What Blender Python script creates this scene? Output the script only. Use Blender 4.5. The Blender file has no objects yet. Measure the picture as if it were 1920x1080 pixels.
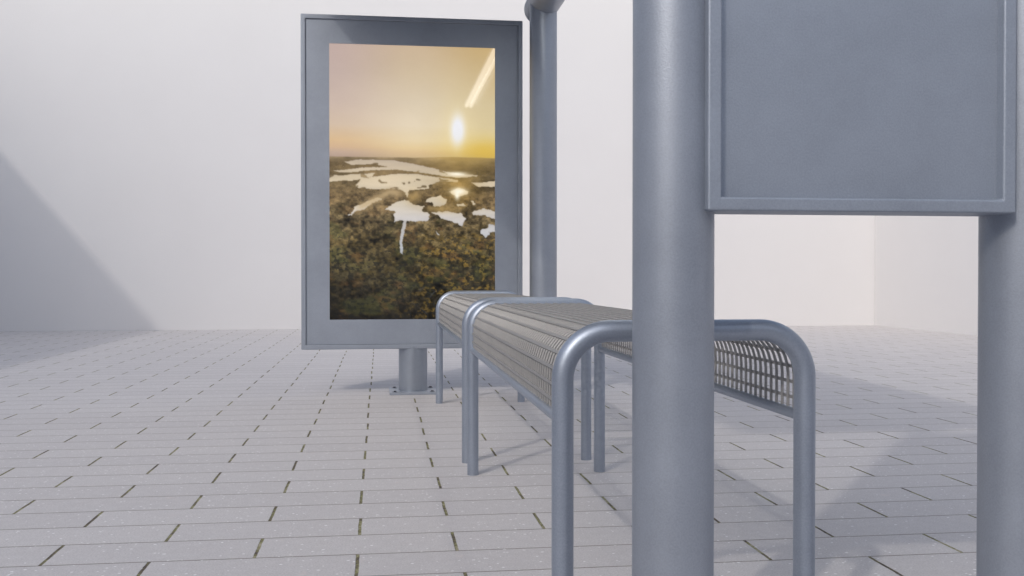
import bpy, bmesh, math, random
import numpy as np
from mathutils import Vector, Matrix

scene = bpy.context.scene
C = scene.collection
random.seed(4)

# ------------------------------------------------------------------ camera
cam_d = bpy.data.cameras.new('camera')
cam = bpy.data.objects.new('camera', cam_d)
C.objects.link(cam)
cam_d.lens = 35.0
cam_d.sensor_width = 36.0
cam_d.clip_start = 0.05
cam_d.clip_end = 500
cam.location = (0, 0, 0.56)
cam.rotation_euler = (math.radians(90) - math.atan(22 / 1867.0), 0, -math.radians(7.57))
scene.camera = cam

# ------------------------------------------------------------------ light
SUN = Vector((0.75, 1.0, -0.885)).normalized()        # travel direction of the sunlight
elev = math.asin(-SUN.z)
azim = math.atan2(-SUN.x, -SUN.y)                      # compass direction towards the sun, from +Y clockwise
world = bpy.data.worlds.new('World')
scene.world = world
world.use_nodes = True
wn = world.node_tree
sky = wn.nodes.new('ShaderNodeTexSky')
sky.sky_type = 'NISHITA'
sky.sun_disc = False
sky.sun_elevation = elev
sky.sun_rotation = azim
sky.dust_density = 2.0
bg = wn.nodes['Background']
bg.inputs['Strength'].default_value = 0.15
hs = wn.nodes.new('ShaderNodeHueSaturation')
hs.inputs['Saturation'].default_value = 0.62
wn.links.new(sky.outputs[0], hs.inputs['Color'])
wn.links.new(hs.outputs[0], bg.inputs[0])

sd = bpy.data.lights.new('sun', 'SUN')
sd.energy = 0.52
sd.angle = math.radians(1.3)
sd.color = (1.0, 0.95, 0.88)
sun = bpy.data.objects.new('sun', sd)
C.objects.link(sun)
sun.rotation_euler = (-SUN).to_track_quat('Z', 'Y').to_euler()
sun.location = (-4, -6, 8)

scene.view_settings.view_transform = 'Standard'
scene.view_settings.look = 'None'
scene.view_settings.exposure = 0.6
scene.view_settings.gamma = 1.0


# ------------------------------------------------------------------ node helper
class N:
    def __init__(self, name):
        self.m = bpy.data.materials.new(name)
        self.m.use_nodes = True
        self.t = self.m.node_tree
        self.b = self.t.nodes['Principled BSDF']

    def new(self, kind, **kw):
        n = self.t.nodes.new(kind)
        for k, v in kw.items():
            setattr(n, k, v)
        return n

    def put(self, sock, v):
        if isinstance(v, bpy.types.NodeSocket):
            self.t.links.new(v, sock)
        elif v is not None:
            sock.default_value = v

    def math(self, op, a, b=None, c=None, clamp=False):
        n = self.new('ShaderNodeMath', operation=op, use_clamp=clamp)
        self.put(n.inputs[0], a)
        self.put(n.inputs[1], b)
        self.put(n.inputs[2], c)
        return n.outputs[0]

    def mix(self, f, a, b, blend='MIX'):
        n = self.new('ShaderNodeMix', data_type='RGBA', blend_type=blend)
        self.put(n.inputs[0], f)
        self.put(n.inputs[6], a)
        self.put(n.inputs[7], b)
        return n.outputs[2]

    def ramp(self, f, stops):
        n = self.new('ShaderNodeValToRGB')
        cr = n.color_ramp
        cr.elements[0].position, cr.elements[0].color = stops[0]
        cr.elements[1].position, cr.elements[1].color = stops[-1]
        for p, c in stops[1:-1]:
            e = cr.elements.new(p)
            e.color = c
        self.put(n.inputs[0], f)
        return n.outputs[0]

    def noise(self, vec, scale, detail=3, rough=0.5):
        n = self.new('ShaderNodeTexNoise')
        self.put(n.inputs['Vector'], vec)
        n.inputs['Scale'].default_value = scale
        n.inputs['Detail'].default_value = detail
        n.inputs['Roughness'].default_value = rough
        return n.outputs['Fac']

    def coord(self, which='Object'):
        return self.new('ShaderNodeTexCoord').outputs[which]

    def scaled(self, vec, s):
        n = self.new('ShaderNodeMapping')
        self.put(n.inputs[0], vec)
        n.inputs['Scale'].default_value = s
        return n.outputs[0]

    def bump(self, h, dist, strength=1.0, prev=None):
        n = self.new('ShaderNodeBump')
        n.inputs['Strength'].default_value = strength
        n.inputs['Distance'].default_value = dist
        self.put(n.inputs['Height'], h)
        if prev is not None:
            self.put(n.inputs['Normal'], prev)
        return n.outputs[0]


def g3(v, a=1.0):
    return (v[0], v[1], v[2], a)


# ------------------------------------------------------------------ materials
def metal_paint(name, col, rough=0.42, metallic=0.55, brushed=False):
    n = N(name)
    co = n.coord()
    fine = n.noise(co, 420, 2)
    big = n.noise(co, 7, 4, 0.6)
    mid = n.noise(co, 45, 3)
    v = n.math('ADD', n.math('MULTIPLY', fine, 0.28), n.math('ADD', n.math('MULTIPLY', big, 0.22), n.math('MULTIPLY', mid, 0.08)))
    k = n.math('ADD', v, 0.71)
    hsv = n.new('ShaderNodeHueSaturation')
    hsv.inputs['Color'].default_value = g3(col)
    n.put(hsv.inputs['Value'], k)
    n.put(n.b.inputs['Base Color'], hsv.outputs[0])
    n.b.inputs['Metallic'].default_value = metallic
    r = n.math('ADD', n.math('MULTIPLY', big, 0.16), rough - 0.08)
    n.put(n.b.inputs['Roughness'], r)
    h = fine
    d = 0.0004
    if brushed:
        h = n.math('ADD', n.math('MULTIPLY', n.noise(n.scaled(co, (3, 3, 260)), 2.0, 2), 0.7), n.math('MULTIPLY', fine, 0.3))
    n.put(n.b.inputs['Normal'], n.bump(h, d, 0.5))
    return n.m


STEEL = (0.31, 0.345, 0.40)
M_col = metal_paint('steel_paint', (0.35, 0.38, 0.435), 0.46, 0.6)
M_tube = metal_paint('brushed_tube', (0.35, 0.39, 0.46), 0.44, 0.72, True)
M_post = metal_paint('post_paint', (0.37, 0.405, 0.46), 0.34, 0.75)
M_panel = metal_paint('panel_paint', (0.33, 0.365, 0.425), 0.46, 0.45)
M_case = metal_paint('case_paint', (0.32, 0.35, 0.405), 0.45, 0.4)
M_wire = metal_paint('mesh_paint', (0.33, 0.322, 0.315), 0.55, 0.25)
M_roof = metal_paint('roof_paint', (0.2, 0.23, 0.28), 0.5, 0.3)
M_bolt = metal_paint('bolt_steel', (0.10, 0.11, 0.13), 0.4, 0.8)

n = N('white_render')
co = n.coord()
a = n.noise(co, 1.2, 4, 0.6)
b = n.noise(co, 90, 3)
n.put(n.b.inputs['Base Color'], n.ramp(a, [(0.3, (0.635, 0.622, 0.622, 1)), (0.7, (0.65, 0.638, 0.638, 1))]))
n.b.inputs['Roughness'].default_value = 0.85
n.put(n.b.inputs['Normal'], n.bump(n.math('ADD', b, n.math('MULTIPLY', a, 2.0)), 0.002, 0.4))
M_wall = n.m

n = N('tube_light')
n.b.inputs['Base Color'].default_value = (0.8, 0.8, 0.8, 1)
n.b.inputs['Emission Color'].default_value = (1.0, 0.97, 0.9, 1)
n.b.inputs['Emission Strength'].default_value = 5.0
M_lamp = n.m


def paving_material():
    n = N('concrete_pavers')
    co = n.coord()
    sep = n.new('ShaderNodeSeparateXYZ')
    n.put(sep.inputs[0], co)
    # slightly irregular edges
    wob = n.math('MULTIPLY', n.math('SUBTRACT', n.noise(co, 60, 2), 0.5), 0.0022)
    wob2 = n.math('MULTIPLY', n.math('SUBTRACT', n.noise(co, 14, 2), 0.5), 0.003)
    X = n.math('ADD', sep.outputs[0], n.math('ADD', wob, wob2))
    Y = n.math('ADD', sep.outputs[1], wob)
    PX, PY = 0.4045, 0.150
    yr = n.math('DIVIDE', n.math('SUBTRACT', Y, 2.022), PY)
    row = n.math('FLOOR', yr)
    fy = n.math('SUBTRACT', yr, row)
    half = n.math('MULTIPLY', n.math('FLOORED_MODULO', row, 2.0), 0.5)
    # each row lies a few millimetres off the ideal bond
    wr = n.new('ShaderNodeTexWhiteNoise', noise_dimensions='1D')
    n.put(wr.inputs['W'], row)
    off = n.math('MULTIPLY', n.math('SUBTRACT', wr.outputs['Value'], 0.5), 0.012)
    xr = n.math('ADD', n.math('ADD', n.math('DIVIDE', n.math('ADD', X, 0.248), PX), half), off)
    colm = n.math('FLOOR', xr)
    fx = n.math('SUBTRACT', xr, colm)
    dx = n.math('MULTIPLY', n.math('MINIMUM', fx, n.math('SUBTRACT', 1.0, fx)), PX)
    dy = n.math('MULTIPLY', n.math('MINIMUM', fy, n.math('SUBTRACT', 1.0, fy)), PY)

    def edge(d, w, s):          # 1 inside the joint
        mr = n.new('ShaderNodeMapRange', interpolation_type='SMOOTHSTEP')
        n.put(mr.inputs[0], d)
        mr.inputs[1].default_value = w + s
        mr.inputs[2].default_value = w
        mr.inputs[3].default_value = 0
        mr.inputs[4].default_value = 1
        return mr.outputs[0]
    jx = edge(dx, 0.0027, 0.0012)
    jy = edge(dy, 0.0014, 0.0009)
    cmb = n.new('ShaderNodeCombineXYZ')
    n.put(cmb.inputs[0], colm)
    n.put(cmb.inputs[1], row)
    wn_ = n.new('ShaderNodeTexWhiteNoise', noise_dimensions='3D')
    n.put(wn_.inputs[0], cmb.outputs[0])
    rnd = wn_.outputs['Value']
    # body colour
    cloud = n.noise(co, 5.5, 5, 0.65)
    grain = n.noise(co, 260, 3, 0.7)
    mott = n.noise(co, 38, 4, 0.6)
    base = n.mix(rnd, (0.555, 0.527, 0.52, 1), (0.60, 0.572, 0.562, 1))
    base = n.mix(n.math('MULTIPLY', cloud, 0.45), base, (0.555, 0.54, 0.552, 1))
    base = n.mix(n.ramp(mott, [(0.42, (0, 0, 0, 1)), (0.75, (0.35, 0.35, 0.35, 1))]), base, (0.69, 0.67, 0.665, 1))
    base = n.mix(n.ramp(grain, [(0.35, (0.6, 0.6, 0.6, 1)), (0.55, (0, 0, 0, 1))]), base, (0.40, 0.385, 0.39, 1))
    # rosy aggregate stains
    st = n.noise(co, 16, 3, 0.6)
    base = n.mix(n.ramp(st, [(0.66, (0, 0, 0, 1)), (0.8, (0.4, 0.4, 0.4, 1))]), base, (0.70, 0.60, 0.555, 1))
    # white chips
    vo = n.new('ShaderNodeTexVoronoi')
    n.put(vo.inputs['Vector'], n.scaled(co, (1.0, 1.5, 1.0)))
    vo.inputs['Scale'].default_value = 70
    vsep = n.new('ShaderNodeSeparateColor')
    n.put(vsep.inputs[0], vo.outputs['Color'])
    pick = n.math('GREATER_THAN', vsep.outputs[0], 0.35)
    size = n.math('MULTIPLY', n.math('POWER', vsep.outputs[1], 1.5), 0.25)
    chip = n.math('MULTIPLY', pick, n.math('LESS_THAN', vo.outputs['Distance'], size))
    base = n.mix(n.math('MULTIPLY', chip, 0.85), base, (0.88, 0.875, 0.87, 1))
    # joints
    mo = n.noise(co, 13, 3, 0.7)
    mo2 = n.noise(co, 130, 2, 0.6)
    moss = n.ramp(n.math('ADD', n.math('MULTIPLY', mo, 0.6), n.math('MULTIPLY', mo2, 0.4)),
                  [(0.40, (0.09, 0.072, 0.06, 1)), (0.47, (0.16, 0.135, 0.10, 1)), (0.54, (0.235, 0.235, 0.10, 1)), (0.60, (0.36, 0.33, 0.24, 1))])
    thin = n.mix(mo2, (0.10, 0.085, 0.065, 1), (0.24, 0.215, 0.17, 1))
    base = n.mix(n.math('MULTIPLY', jy, 0.85), base, thin)
    base = n.mix(n.math('MULTIPLY', jx, n.math('SUBTRACT', 1.0, n.math('MULTIPLY', jy, 0.5))), base, moss)
    n.put(n.b.inputs['Base Color'], base)
    n.b.inputs['Roughness'].default_value = 0.9
    n.b.inputs['Specular IOR Level'].default_value = 0.2
    joint = n.math('MAXIMUM', jx, jy)
    h = n.math('SUBTRACT', n.math('MULTIPLY', grain, 0.12), joint)
    n.put(n.b.inputs['Normal'], n.bump(h, 0.003, 0.7))
    return n.m


M_pave = paving_material()


# ------------------------------------------------------------------ mesh helpers
def finish(name, bm, mat, parent=None, smooth=False, bevel=0.0, loc=None):
    me = bpy.data.meshes.new(name)
    bmesh.ops.recalc_face_normals(bm, faces=bm.faces[:])
    bm.to_mesh(me)
    bm.free()
    o = bpy.data.objects.new(name, me)
    C.objects.link(o)
    if mat:
        me.materials.append(mat)
    if smooth:
        for p in me.polygons:
            p.use_smooth = True
    if bevel:
        m = o.modifiers.new('bevel', 'BEVEL')
        m.width = bevel
        m.segments = 3
        m.limit_method = 'ANGLE'
        m.angle_limit = math.radians(40)
        for p in me.polygons:
            p.use_smooth = True
        w = o.modifiers.new('wn', 'WEIGHTED_NORMAL')
        w.keep_sharp = True
    if parent is not None:
        o.parent = parent
        o.location = -parent.location if loc is None else loc
    return o


def box(bm, x0, x1, y0, y1, z0, z1):
    vs = [bm.verts.new(p) for p in ((x0, y0, z0), (x1, y0, z0), (x1, y1, z0), (x0, y1, z0),
                                    (x0, y0, z1), (x1, y0, z1), (x1, y1, z1), (x0, y1, z1))]
    for f in ((0, 3, 2, 1), (4, 5, 6, 7), (0, 1, 5, 4), (1, 2, 6, 5), (2, 3, 7, 6), (3, 0, 4, 7)):
        bm.faces.new([vs[i] for i in f])


def tube(bm, pts, r, seg=24, cap=True, frame_up=None):
    pts = [Vector(p) for p in pts]
    rings = []
    prev = None
    for i, p in enumerate(pts):
        if i == 0:
            d = pts[1] - pts[0]
        elif i == len(pts) - 1:
            d = pts[-1] - pts[-2]
        else:
            d = (pts[i + 1] - p).normalized() + (p - pts[i - 1]).normalized()
        d.normalize()
        if prev is None:
            u = Vector(frame_up) if frame_up else (Vector((0, 1, 0)) if abs(d.y) < 0.9 else Vector((1, 0, 0)))
        else:
            u = prev
        u = (u - d * u.dot(d)).normalized()
        prev = u
        v = d.cross(u)
        rings.append([bm.verts.new(p + (u * math.cos(2 * math.pi * k / seg) + v * math.sin(2 * math.pi * k / seg)) * r)
                      for k in range(seg)])
    for a_, b_ in zip(rings, rings[1:]):
        for k in range(seg):
            bm.faces.new((a_[k], a_[(k + 1) % seg], b_[(k + 1) % seg], b_[k]))
    if cap:
        for ring in (rings[0], rings[-1]):
            c = bm.verts.new(sum((v.co for v in ring), Vector()) / seg)
            for k in range(seg):
                bm.faces.new((ring[k], ring[(k + 1) % seg], c))
    return rings


def smooth_by_angle(o, deg=40):
    me = o.data
    for p in me.polygons:
        p.use_smooth = True
    bm = bmesh.new()
    bm.from_mesh(me)
    for e in bm.edges:
        if len(e.link_faces) == 2 and e.calc_face_angle(0) > math.radians(deg):
            e.smooth = False
    bm.to_mesh(me)
    bm.free()


def thing(name, label, cat, loc=(0, 0, 0), group=None):
    o = bpy.data.objects.new(name, None)
    o.empty_display_size = 0.2
    C.objects.link(o)
    o.location = loc
    o['label'] = label
    o['category'] = cat
    if group:
        o['group'] = group
    bpy.context.view_layer.update()
    return o


def tag(o, label, cat, group=None):
    o['label'] = label
    o['category'] = cat
    if group:
        o['group'] = group


# ------------------------------------------------------------------ ground
bm = bmesh.new()
vs = [bm.verts.new(p) for p in ((-60, -60, 0), (60, -60, 0), (60, 60, 0), (-60, 60, 0))]
bm.faces.new(vs)
g = finish('pavement', bm, M_pave)
g['kind'] = 'structure'

# ------------------------------------------------------------------ courtyard walls
WX, WF, WB, WH, WT = 5.6, 10.72, -5.0, 3.93, 0.25
def wall(x0, x1, y0, y1, label):
    bm = bmesh.new()
    box(bm, x0, x1, y0, y1, -0.02, WH)
    o = finish('courtyard_wall', bm, M_wall, bevel=0.004)
    tag(o, label, 'wall')
    return o
wall(-WX - WT, WX + WT, WF, WF + WT, 'plain white rendered wall running behind the backlit poster display')
wall(WX, WX + WT, WB, WF - 0.003, 'plain white rendered side wall on the right, meeting the back wall at the corner')
wall(-WX - WT, -WX, WB, WF - 0.003, 'plain white side wall on the left that shades the paving')
wall(-WX - WT, WX + WT, WB - WT, WB - 0.003, 'plain white wall closing the yard behind the camera')

# ------------------------------------------------------------------ bus shelter
CX, CY, CR = 0.3855, 1.28, 0.0537          # near column
RX = 0.884                               # its neighbour on the right
FX, FY, FR = 0.752, 4.56, 0.0635         # far column
PIPE_X, PIPE_Z, PIPE_R = 0.762, 1.838, 0.075
shelter = thing('bus_shelter', 'blue-grey steel bus shelter of round columns with a framed end panel over the benches', 'bus shelter', (CX, CY, 0))


def column(x, y, r, top):
    bm = bmesh.new()
    tube(bm, [(x, y, 0.0), (x, y, top)], r, 64)
    o = finish('column', bm, M_col, shelter)
    smooth_by_angle(o)
    return o


column(CX, CY, CR, 1.90)
column(RX, CY, CR, 1.90)
column(FX, FY, FR, 1.84)

bm = bmesh.new()
tube(bm, [(PIPE_X, 1.20, PIPE_Z), (PIPE_X, 4.73, PIPE_Z)], PIPE_R, 64)
o = finish('beam', bm, M_col, shelter)
smooth_by_angle(o)


def rib(y, w, x0, x1, zx, z0):
    # a cantilever arm under the roof, deepest beside the beam
    bm = bmesh.new()
    prof = [(x0, 1.985), (x0, 1.955), (zx - 0.25, 1.91), (zx - 0.05, z0), (zx + 0.05, z0), (x1, 1.93), (x1, 1.985)]
    a_ = [bm.verts.new((px, y - w, pz)) for px, pz in prof]
    b_ = [bm.verts.new((px, y + w, pz)) for px, pz in prof]
    bm.faces.new(a_[::-1])
    bm.faces.new(b_)
    for k in range(len(prof)):
        j = (k + 1) % len(prof)
        bm.faces.new((a_[k], a_[j], b_[j], b_[k]))
    return finish('rib', bm, M_roof, shelter, bevel=0.004)


rib(FY, 0.03, -0.37, 0.82, PIPE_X, 1.868)
rib(CY, 0.03, -0.37, 0.93, CX, 1.895)

bm = bmesh.new()
box(bm, -0.405, 0.85, 1.14, 4.98, 1.988, 2.012)
finish('roof', bm, M_roof, shelter, bevel=0.004)

# twin tube lamp under the roof (seen mirrored in the poster glass)
bm = bmesh.new()
box(bm, 0.607, 0.684, 2.26, 4.22, 1.818, 1.90)
lamp = finish('lamp', bm, M_roof, shelter, bevel=0.003)
for x in (0.629, 0.662):
    bm = bmesh.new()
    tube(bm, [(x, 2.28, 1.803), (x, 4.20, 1.803)], 0.0125, 16)
    t_ = finish('light_tube', bm, M_lamp, lamp, smooth=True, loc=(0, 0, 0))

# end panel between the two near columns
def panel():
    X0, X1, Z0, Z1 = 0.413, 0.836, 0.6435, 1.78
    Yf, Yb = 1.220, 1.297
    bw = 0.0185
    bm = bmesh.new()
    # frame ring, front and back the same
    bot, side, top = 0.0175, bw, 0.018
    def ring(y):
        return [[bm.verts.new((x, y, z)) for x, z in ((X0, Z0), (X1, Z0), (X1, Z1), (X0, Z1))],
                [bm.verts.new((x, y, z)) for x, z in ((X0 + side, Z0 + bot), (X1 - side, Z0 + bot), (X1 - side, Z1 - top), (X0 + side, Z1 - top))]]
    fo, fi = ring(Yf)
    bo, bi = ring(Yb)
    for k in range(4):
        j = (k + 1) % 4
        bm.faces.new((fo[k], fo[j], fi[j], fi[k]))
        bm.faces.new((bo[j], bo[k], bi[k], bi[j]))
        bm.faces.new((fo[j], fo[k], bo[k], bo[j]))
        bm.faces.new((fi[k], fi[j], bi[j], bi[k]))
    fr = finish('end_panel', bm, M_panel, shelter, bevel=0.003)
    bm = bmesh.new()
    box(bm, X0 + side - 0.001, X1 - side + 0.001, Yf + 0.0155, Yb - 0.0155, Z0 + bot - 0.001, Z1 - top + 0.001)
    finish('panel_board', bm, M_panel, fr, loc=(0, 0, 0))


panel()

# ------------------------------------------------------------------ benches
BX0, BX1 = 0.260, 0.6245
TR = 0.0158
TOPZ = 0.4810          # centre line of the bent tube
BR = 0.070             # bend radius


def arch_pts(x0, x1, zbot, ztop, R, y, nseg=14):
    pts = [(x0, y, zbot)]
    if ztop - R - zbot > 0.2:
        pts.append((x0, y, (zbot + ztop - R) / 2))
    for k in range(nseg + 1):
        a_ = math.pi - k * math.pi / 2 / nseg
        pts.append((x0 + R + R * math.cos(a_), y, ztop - R + R * math.sin(a_)))
    pts.append(((x0 + x1) / 2, y, ztop))
    for k in range(nseg + 1):
        a_ = math.pi / 2 - k * math.pi / 2 / nseg
        pts.append((x1 - R + R * math.cos(a_), y, ztop - R + R * math.sin(a_)))
    if ztop - R - zbot > 0.2:
        pts.append((x1, y, (zbot + ztop - R) / 2))
    pts.append((x1, y, zbot))
    return pts


def make_bench(y0, length, label):
    root = thing('bench', label, 'bench', ((BX0 + BX1) / 2, y0, 0), 'wire mesh benches standing end to end')
    L = length
    x0, x1 = -(BX1 - BX0) / 2, (BX1 - BX0) / 2
    for y in (0, L):
        bm = bmesh.new()
        tube(bm, arch_pts(x0, x1, 0.0, TOPZ, BR, y, 18), TR, 32)
        o = finish('frame', bm, M_tube, root, loc=(0, 0, 0))
        smooth_by_angle(o)
    for x in (x0, x1):
        bm = bmesh.new()
        tube(bm, [(x, TR * 0.6, 0.352), (x, L - TR * 0.6, 0.352)], 0.0085, 16)
        o = finish('rail', bm, M_tube, root, loc=(0, 0, 0))
        smooth_by_angle(o)
    # wire mesh: cross wires follow the arch, long wires run along it
    bm = bmesh.new()
    n_cross = int(round((L - 2 * TR) / 0.0222))
    pc = arch_pts(x0, x1, 0.356, TOPZ, BR, 0, 8)
    for k in range(1, n_cross):
        y = TR + (L - 2 * TR) * k / n_cross
        tube(bm, [(p[0], y, p[2]) for p in pc], 0.0024, 6, False)
    dense = arch_pts(x0, x1, 0.352, TOPZ, BR, 0, 40)
    P = [Vector((p[0], 0, p[2])) for p in dense]
    cum = [0]
    for a_, b_ in zip(P, P[1:]):
        cum.append(cum[-1] + (b_ - a_).length)
    tot = cum[-1]
    nl = int(round(tot / 0.0232))
    for k in range(1, nl):
        s = tot * k / nl
        i = max(j for j in range(len(cum)) if cum[j] <= s)
        i = min(i, len(P) - 2)
        f_ = (s - cum[i]) / (cum[i + 1] - cum[i])
        p = P[i].lerp(P[i + 1], f_)
        d = (P[i + 1] - P[i]).normalized()
        nrm = Vector((-d.z, 0, d.x))
        q = p + nrm * 0.0022
        # flat long strip: 5.5 mm wide, 3 mm deep
        c = [q + d * 0.0025 + nrm * 0.0015, q + d * 0.0025 - nrm * 0.0015, q - d * 0.0025 - nrm * 0.0015, q - d * 0.0025 + nrm * 0.0015]
        va = [bm.verts.new((v.x, TR * 0.5, v.z)) for v in c]
        vb = [bm.verts.new((v.x, L - TR * 0.5, v.z)) for v in c]
        for m_ in range(4):
            bm.faces.new((va[m_], va[(m_ + 1) % 4], vb[(m_ + 1) % 4], vb[m_]))
    finish('seat', bm, M_wire, root, loc=(0, 0, 0))
    return root


make_bench(1.405, 1.389, 'nearer grey wire mesh bench, partly hidden behind the thick near column')
make_bench(2.98, 1.41, 'farther grey wire mesh bench, in front of the backlit poster display')

# ------------------------------------------------------------------ poster display
PXc, PYc = 0.159, 4.825
disp = thing('poster_display', 'free-standing backlit poster display showing a sunset over lakes, on a short round post', 'poster display', (PXc, PYc, 0))
X0, X1, Z0, Z1 = -0.3650, 0.6840, 0.2150, 1.7890
PX0, PX1, PZ0, PZ1 = -0.2340, 0.5510, 0.3550, 1.6560
Yf, Yb = 4.757, 4.893


def ring_faces(bm, A, B):
    for k in range(4):
        j = (k + 1) % 4
        bm.faces.new((A[k], A[j], B[j], B[k]))


def rect(bm, x0, x1, z0, z1, y):
    return [bm.verts.new(p) for p in ((x0, y, z0), (x1, y, z0), (x1, y, z1), (x0, y, z1))]


bm = bmesh.new()
rim = 0.0215
r0 = rect(bm, X0, X1, Z0, Z1, Yb)
r1 = rect(bm, X0, X1, Z0, Z1, Yf)
r2 = rect(bm, X0 + rim, X1 - rim, Z0 + rim, Z1 - rim, Yf)
r3 = rect(bm, X0 + rim, X1 - rim, Z0 + rim, Z1 - rim, Yf + 0.010)
ring_faces(bm, r0, r1)
ring_faces(bm, r1, r2)
ring_faces(bm, r2, r3)
bm.faces.new(r0[::-1])
case = finish('case', bm, M_case, disp, bevel=0.003)
bm = bmesh.new()
e = 0.0012
r3 = rect(bm, X0 + rim + e, X1 - rim - e, Z0 + rim + e, Z1 - rim - e, Yf + 0.0078)
r4 = rect(bm, PX0, PX1, PZ0, PZ1, Yf + 0.0078)
r5 = rect(bm, PX0, PX1, PZ0, PZ1, Yf + 0.0135)
ring_faces(bm, r3, r4)
ring_faces(bm, r4, r5)
finish('mount', bm, M_case, disp)

# --- the printed picture: vertex colours on a fine grid (a flat print, backlit)
def fbm(h, w, cells, octaves, seed, sx=1.0):
    rng = np.random.RandomState(seed)
    out = np.zeros((h, w))
    amp, tot = 1.0, 0.0
    for o_ in range(octaves):
        gy = max(2, int(cells * 2 ** o_))
        gx = max(2, int(cells * sx * 2 ** o_))
        G = rng.rand(gy + 2, gx + 2)
        yy = np.linspace(0, gy, h, endpoint=False)
        xx = np.linspace(0, gx, w, endpoint=False)
        yi = yy.astype(int)
        xi = xx.astype(int)
        fy_ = (yy - yi)[:, None]
        fx_ = (xx - xi)[None, :]
        fy_ = fy_ * fy_ * (3 - 2 * fy_)
        fx_ = fx_ * fx_ * (3 - 2 * fx_)
        A = G[yi][:, xi]
        B_ = G[yi][:, xi + 1]
        C_ = G[yi + 1][:, xi]
        D = G[yi + 1][:, xi + 1]
        out += amp * ((A * (1 - fx_) + B_ * fx_) * (1 - fy_) + (C_ * (1 - fx_) + D * fx_) * fy_)
        tot += amp
        amp *= 0.55
    return out / tot


def inpoly(X, Y, poly):
    inside = np.zeros(X.shape, bool)
    m = len(poly)
    for i in range(m):
        x1, y1 = poly[i]
        x2, y2 = poly[(i + 1) % m]
        if y1 == y2:
            continue
        c = ((y1 > Y) != (y2 > Y)) & (X < (x2 - x1) * (Y - y1) / (y2 - y1) + x1)
        inside ^= c
    return inside


def smooth(a0, a1, x):
    t = np.clip((x - a0) / (a1 - a0), 0, 1)
    return t * t * (3 - 2 * t)


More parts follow.
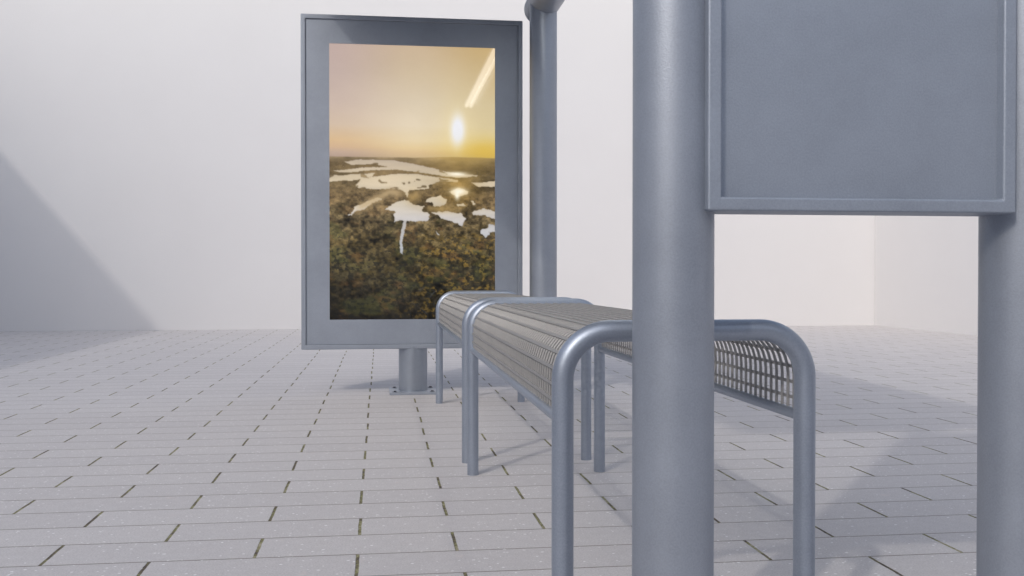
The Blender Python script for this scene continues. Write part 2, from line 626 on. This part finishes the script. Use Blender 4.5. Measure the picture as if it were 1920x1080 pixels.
def paint(W, H):
    # picture units: x 57..1013 across, y -517..1013 down (the horizon is at 68)
    U, V = np.meshgrid((np.arange(W) + 0.5) / W, (np.arange(H) + 0.5) / H)
    x = 57 + 956 * U
    y = -586 + 1600 * V
    def col(c):
        return np.array(c, float)[None, None, :]
    def lay(img, c, m):
        return img * (1 - m[..., None]) + c * m[..., None]
    # sky
    ys = [-586, -420, -250, -120, -30, 10, 40, 68]
    left = [(190, 172, 165), (190, 174, 166), (196, 180, 168), (204, 186, 164), (213, 184, 142), (205, 176, 142), (188, 166, 148), (176, 156, 140)]
    mid = [(200, 180, 150), (206, 190, 160), (214, 202, 176), (222, 210, 182), (224, 208, 168), (222, 200, 150), (212, 186, 140), (200, 178, 134)]
    right = [(202, 176, 122), (208, 188, 142), (214, 200, 158), (220, 206, 160), (224, 206, 140), (222, 196, 108), (210, 178, 84), (200, 172, 92)]
    def inter(tab):
        return np.stack([np.interp(y, ys, [t[k] for t in tab]) for k in range(3)], -1)
    L_, M_, R_ = inter(left), inter(mid), inter(right)
    a1 = smooth(0.0, 0.55, U)[..., None]
    a2 = smooth(0.5, 1.0, U)[..., None]
    sky_ = (L_ * (1 - a1) + M_ * a1) * (1 - a2) + R_ * a2
    cl = fbm(H, W, 5, 5, 3, 0.4)
    streak = fbm(H, W, 16, 3, 9, 0.12)
    sky_ = (sky_ - sky_.mean(-1, keepdims=True)) * 0.93 + sky_.mean(-1, keepdims=True) * 1.06 + np.array([-7.0, -12.0, -13.0])
    sky_ = sky_ + ((cl - 0.5) * 14)[..., None] + ((streak - 0.5) * 12 * smooth(-260, 40, y))[..., None]
    # sun
    sxp, syp = 794, -95
    rr = np.sqrt(((x - sxp) / 62) ** 2 + ((y - syp) / 120) ** 2)
    glow = np.exp(-rr * 1.15)
    sky_ = lay(sky_, col((246, 226, 170)), np.clip(glow * 1.0, 0, 0.75))
    core = np.exp(-(((x - sxp) / 42) ** 2 + ((y - syp) / 96) ** 2) ** 1.3 * 1.1)
    sky_ = lay(sky_, col((240, 240, 244)), np.clip(core * 1.25, 0, 1))
    sky_ = lay(sky_, col((222, 186, 84)), np.exp(-(((x - 960) / 150) ** 2 + ((y - 20) / 60) ** 2)) * 0.75)
    # land
    n2 = fbm(H, W, 90, 3, 22, 0.5)
    n3 = fbm(H, W, 44, 4, 23, 0.22)
    persp = smooth(68, 480, y)
    tex = (n2 - 0.5) * (0.15 + 0.85 * persp) + (n3 - 0.5) * 0.55 + (fbm(H, W, 7, 3, 77, 0.5) - 0.5) * 0.7
    ly = [68, 110, 200, 300, 420, 540, 700, 860, 1014]
    lc = [(128, 112, 92), (112, 94, 68), (124, 106, 76), (122, 102, 72), (116, 100, 72), (100, 86, 58), (74, 66, 46), (50, 45, 34), (30, 27, 22)]
    land = np.stack([np.interp(y, ly, [t[k] for t in lc]) for k in range(3)], -1)
    land = land * (1 + tex * 1.25)[..., None]
    gold = smooth(0.50, 0.70, fbm(H, W, 95, 4, 31, 0.45)) * smooth(430, 620, y) * (0.25 + 0.75 * smooth(0.3, 0.75, U))
    land = lay(land, col((158, 126, 58)), gold * 0.6)
    green = smooth(0.55, 0.75, fbm(H, W, 16, 4, 33, 0.4)) * smooth(300, 500, y)
    land = lay(land, col((84, 88, 52)), green * 0.4)
    rust = smooth(0.55, 0.75, fbm(H, W, 30, 4, 36, 0.4)) * smooth(250, 500, y)
    land = lay(land, col((122, 86, 54)), rust * 0.35)
    dark = smooth(0.55, 0.68, fbm(H, W, 120, 3, 35, 0.5)) * smooth(330, 700, y)
    land = lay(land, col((34, 34, 32)), dark * 0.65)
    haze_ = np.exp(-((y - 68) / 75.0)) * (0.15 + 0.6 * np.exp(-((x - 840) / 240) ** 2))
    land = lay(land, col((206, 172, 96)), np.clip(haze_, 0, 0.7))
    # water
    wob = (fbm(H, W, 40, 3, 41, 0.5) - 0.5)
    wob2 = (fbm(H, W, 110, 2, 42, 0.5) - 0.5)
    k = 0.35 + smooth(68, 420, y)
    xw = x + (wob * 26 + wob2 * 16) * k
    yw = y + (np.roll(wob, 40, 1) * 16 + np.roll(wob2, 31, 1) * 8) * k
    lakes = [
        [(140, 98), (220, 82), (420, 84), (540, 104), (700, 138), (830, 162), (915, 165), (905, 176), (800, 182), (700, 172), (560, 152), (430, 138), (330, 142), (180, 158), (90, 156), (80, 150), (240, 130), (390, 122), (300, 108), (180, 116)],
        [(40, 178), (200, 170), (320, 160), (300, 180), (210, 200), (180, 212), (150, 204), (40, 220)],
        [(240, 190), (330, 178), (440, 162), (560, 164), (660, 178), (790, 192), (792, 206), (680, 206), (630, 224), (628, 248), (560, 256), (510, 254), (500, 300), (480, 268), (440, 252), (330, 256), (230, 250), (204, 238)],
        [(612, 306), (640, 294), (700, 290), (740, 310), (736, 336), (700, 350), (662, 352), (650, 326), (612, 322)],
        [(748, 262), (800, 240), (864, 262), (840, 280), (800, 290), (768, 276)],
        [(370, 372), (440, 322), (480, 312), (540, 338), (600, 344), (590, 376), (626, 396), (622, 440), (560, 444), (500, 436), (430, 442), (430, 378)],
        [(640, 386), (700, 382), (760, 380), (820, 388), (844, 424), (816, 448), (820, 474), (798, 446), (730, 434), (690, 420)],
        [(868, 388), (950, 360), (1020, 376), (1020, 424), (960, 398), (880, 404)],
        [(940, 480), (980, 456), (1020, 466), (1020, 498), (980, 500), (960, 532), (934, 514)],
        [(870, 208), (930, 206), (1020, 196), (1020, 232), (920, 234)],
        [(792, 340), (832, 334), (836, 346), (800, 352)],
        [(872, 318), (888, 318), (888, 346), (876, 346)],
        [(482, 434), (500, 434), (486, 492), (474, 560), (476, 636), (462, 622), (458, 560), (466, 492)],
        [(668, 496), (680, 500), (680, 522), (668, 518)],
        [(176, 400), (206, 352), (250, 336), (330, 300), (350, 306), (280, 350), (214, 384), (184, 410)],
    ]
    wm = np.zeros(x.shape)
    for i, p in enumerate(lakes):
        if i == 12:
            wm = np.maximum(wm, inpoly(x + wob2 * 8, y, p) * 0.9)
        else:
            wm = np.maximum(wm, inpoly(xw, yw, p) * 1.0)
    isl = smooth(0.70, 0.73, fbm(H, W, 44, 3, 51, 0.35)) * (y < 250)
    wm = wm * (1 - isl * 0.75)
    wm = (wm * 2 + np.roll(wm, 1, 0) + np.roll(wm, -1, 0) + np.roll(wm, 1, 1) + np.roll(wm, -1, 1)) / 6
    water = np.stack([np.interp(y, [80, 180, 320, 420, 600], [t_[k_] for t_ in ((206, 188, 166), (218, 200, 170), (222, 208, 184), (214, 208, 204), (200, 204, 212))]) for k_ in range(3)], -1)
    water = water * (0.93 + 0.16 * (fbm(H, W, 26, 4, 88, 0.12) - 0.5))[..., None]
    depth = wm.copy()
    for _ in range(5):
        depth = (depth * 2 + np.roll(depth, 1, 0) + np.roll(depth, -1, 0) + np.roll(depth, 1, 1) + np.roll(depth, -1, 1)) / 6
    water = water * (0.84 + 0.18 * depth)[..., None]
    img = lay(land, water, wm)
    # drifting mist and low sun light on the water
    mist = np.exp(-(((y - (380 - (x - 190) * 0.52 + np.maximum(0, x - 400) * 0.62)) / 26) ** 2)) * smooth(180, 260, x) * smooth(520, 420, x)
    img = lay(img, col((196, 170, 128)), mist * 0.75)
    mist2 = np.exp(-(((x - 540) / 42) ** 2 + ((y - 300) / 42) ** 2)) + np.exp(-(((x - 690) / 90) ** 2 + ((y - 368) / 20) ** 2))
    img = lay(img, col((190, 158, 98)), np.clip(mist2, 0, 1) * 0.6)
    for (gx, gy, ax, ay, st) in ((800, 250, 100, 100, 0.45), (800, 262, 46, 22, 1.0), (790, 285, 14, 26, 1.0), (790, 160, 60, 14, 0.95)):
        gl = np.exp(-(((x - gx) / ax) ** 2 + ((y - gy) / ay) ** 2))
        c = (255, 246, 224) if st > 0.6 else (226, 178, 84)
        img = lay(img, col(c), np.clip(gl * st, 0, 1))
    # ridge line
    ridge = 68 - smooth(0.42, 0.75, U) * 6 + (fbm(H, W, 6, 4, 61) - 0.5)[H // 2][None, :] * 7
    m = smooth(-4, 4, y - ridge)
    img = lay(sky_, img, m)
    # the darker outer corners of the print
    img = img * (1 - 0.10 * smooth(0.25, 0.0, U) * smooth(600, 1000, y))[..., None]
    img = np.clip(img, 4, 250) / 255.0
    return np.where(img <= 0.04045, img / 12.92, ((img + 0.055) / 1.055) ** 2.4)


GW, GH = 330, 552
img = paint(GW, GH)
xs = np.linspace(PX0, PX1, GW)
zs = np.linspace(PZ1, PZ0, GH)
Xg, Zg = np.meshgrid(xs, zs)
co_ = np.stack([Xg - PXc, np.full_like(Xg, Yf + 0.0125 - PYc), Zg], -1).reshape(-1, 3)
idx = np.arange(GW * GH).reshape(GH, GW)
quads = np.stack([idx[:-1, :-1], idx[1:, :-1], idx[1:, 1:], idx[:-1, 1:]], -1).reshape(-1, 4)
me = bpy.data.meshes.new('poster')
me.vertices.add(len(co_))
me.vertices.foreach_set('co', co_.ravel())
me.loops.add(quads.size)
me.loops.foreach_set('vertex_index', quads.ravel().astype(np.int32))
me.polygons.add(len(quads))
me.polygons.foreach_set('loop_start', np.arange(0, quads.size, 4, dtype=np.int32))
me.update(calc_edges=True)
at = me.color_attributes.new('print', 'FLOAT_COLOR', 'POINT')
rgba = np.ones((GW * GH, 4), np.float32)
rgba[:, :3] = img.reshape(-1, 3)
at.data.foreach_set('color', rgba.ravel())
poster = bpy.data.objects.new('poster', me)
C.objects.link(poster)
poster.parent = disp
n = N('backlit_print')
atn = n.new('ShaderNodeAttribute', attribute_name='print')
grain = n.noise(n.coord(), 700, 2)
colr = n.mix(1.0, atn.outputs['Color'], n.ramp(grain, [(0.3, (0.93, 0.93, 0.93, 1)), (0.7, (1.05, 1.05, 1.05, 1))]), 'MULTIPLY')
n.put(n.b.inputs['Base Color'], n.mix(1.0, colr, (0.12, 0.12, 0.12, 1), 'MULTIPLY'))
n.put(n.b.inputs['Emission Color'], colr)
n.b.inputs['Emission Strength'].default_value = 0.62
n.b.inputs['Roughness'].default_value = 0.035
me.materials.append(n.m)

# post and base plate
bm = bmesh.new()
tube(bm, [(PXc, PYc, 0.010), (PXc, PYc, Z0 + 0.01)], 0.069, 64)
o = finish('post', bm, M_post, disp)
smooth_by_angle(o)
bm = bmesh.new()
box(bm, PXc - 0.114, PXc + 0.114, PYc - 0.114, PYc + 0.114, 0.0, 0.012)
bp = finish('base_plate', bm, M_case, disp, bevel=0.002)
for sx_ in (-1, 1):
    for sy_ in (-1, 1):
        bm = bmesh.new()
        tube(bm, [(PXc + sx_ * 0.088, PYc + sy_ * 0.088, 0.0115), (PXc + sx_ * 0.088, PYc + sy_ * 0.088, 0.0185)], 0.007, 6)
        tube(bm, [(PXc + sx_ * 0.088, PYc + sy_ * 0.088, 0.0115), (PXc + sx_ * 0.088, PYc + sy_ * 0.088, 0.0135)], 0.0125, 20)
        finish('bolt', bm, M_bolt, bp, loc=(0, 0, 0))
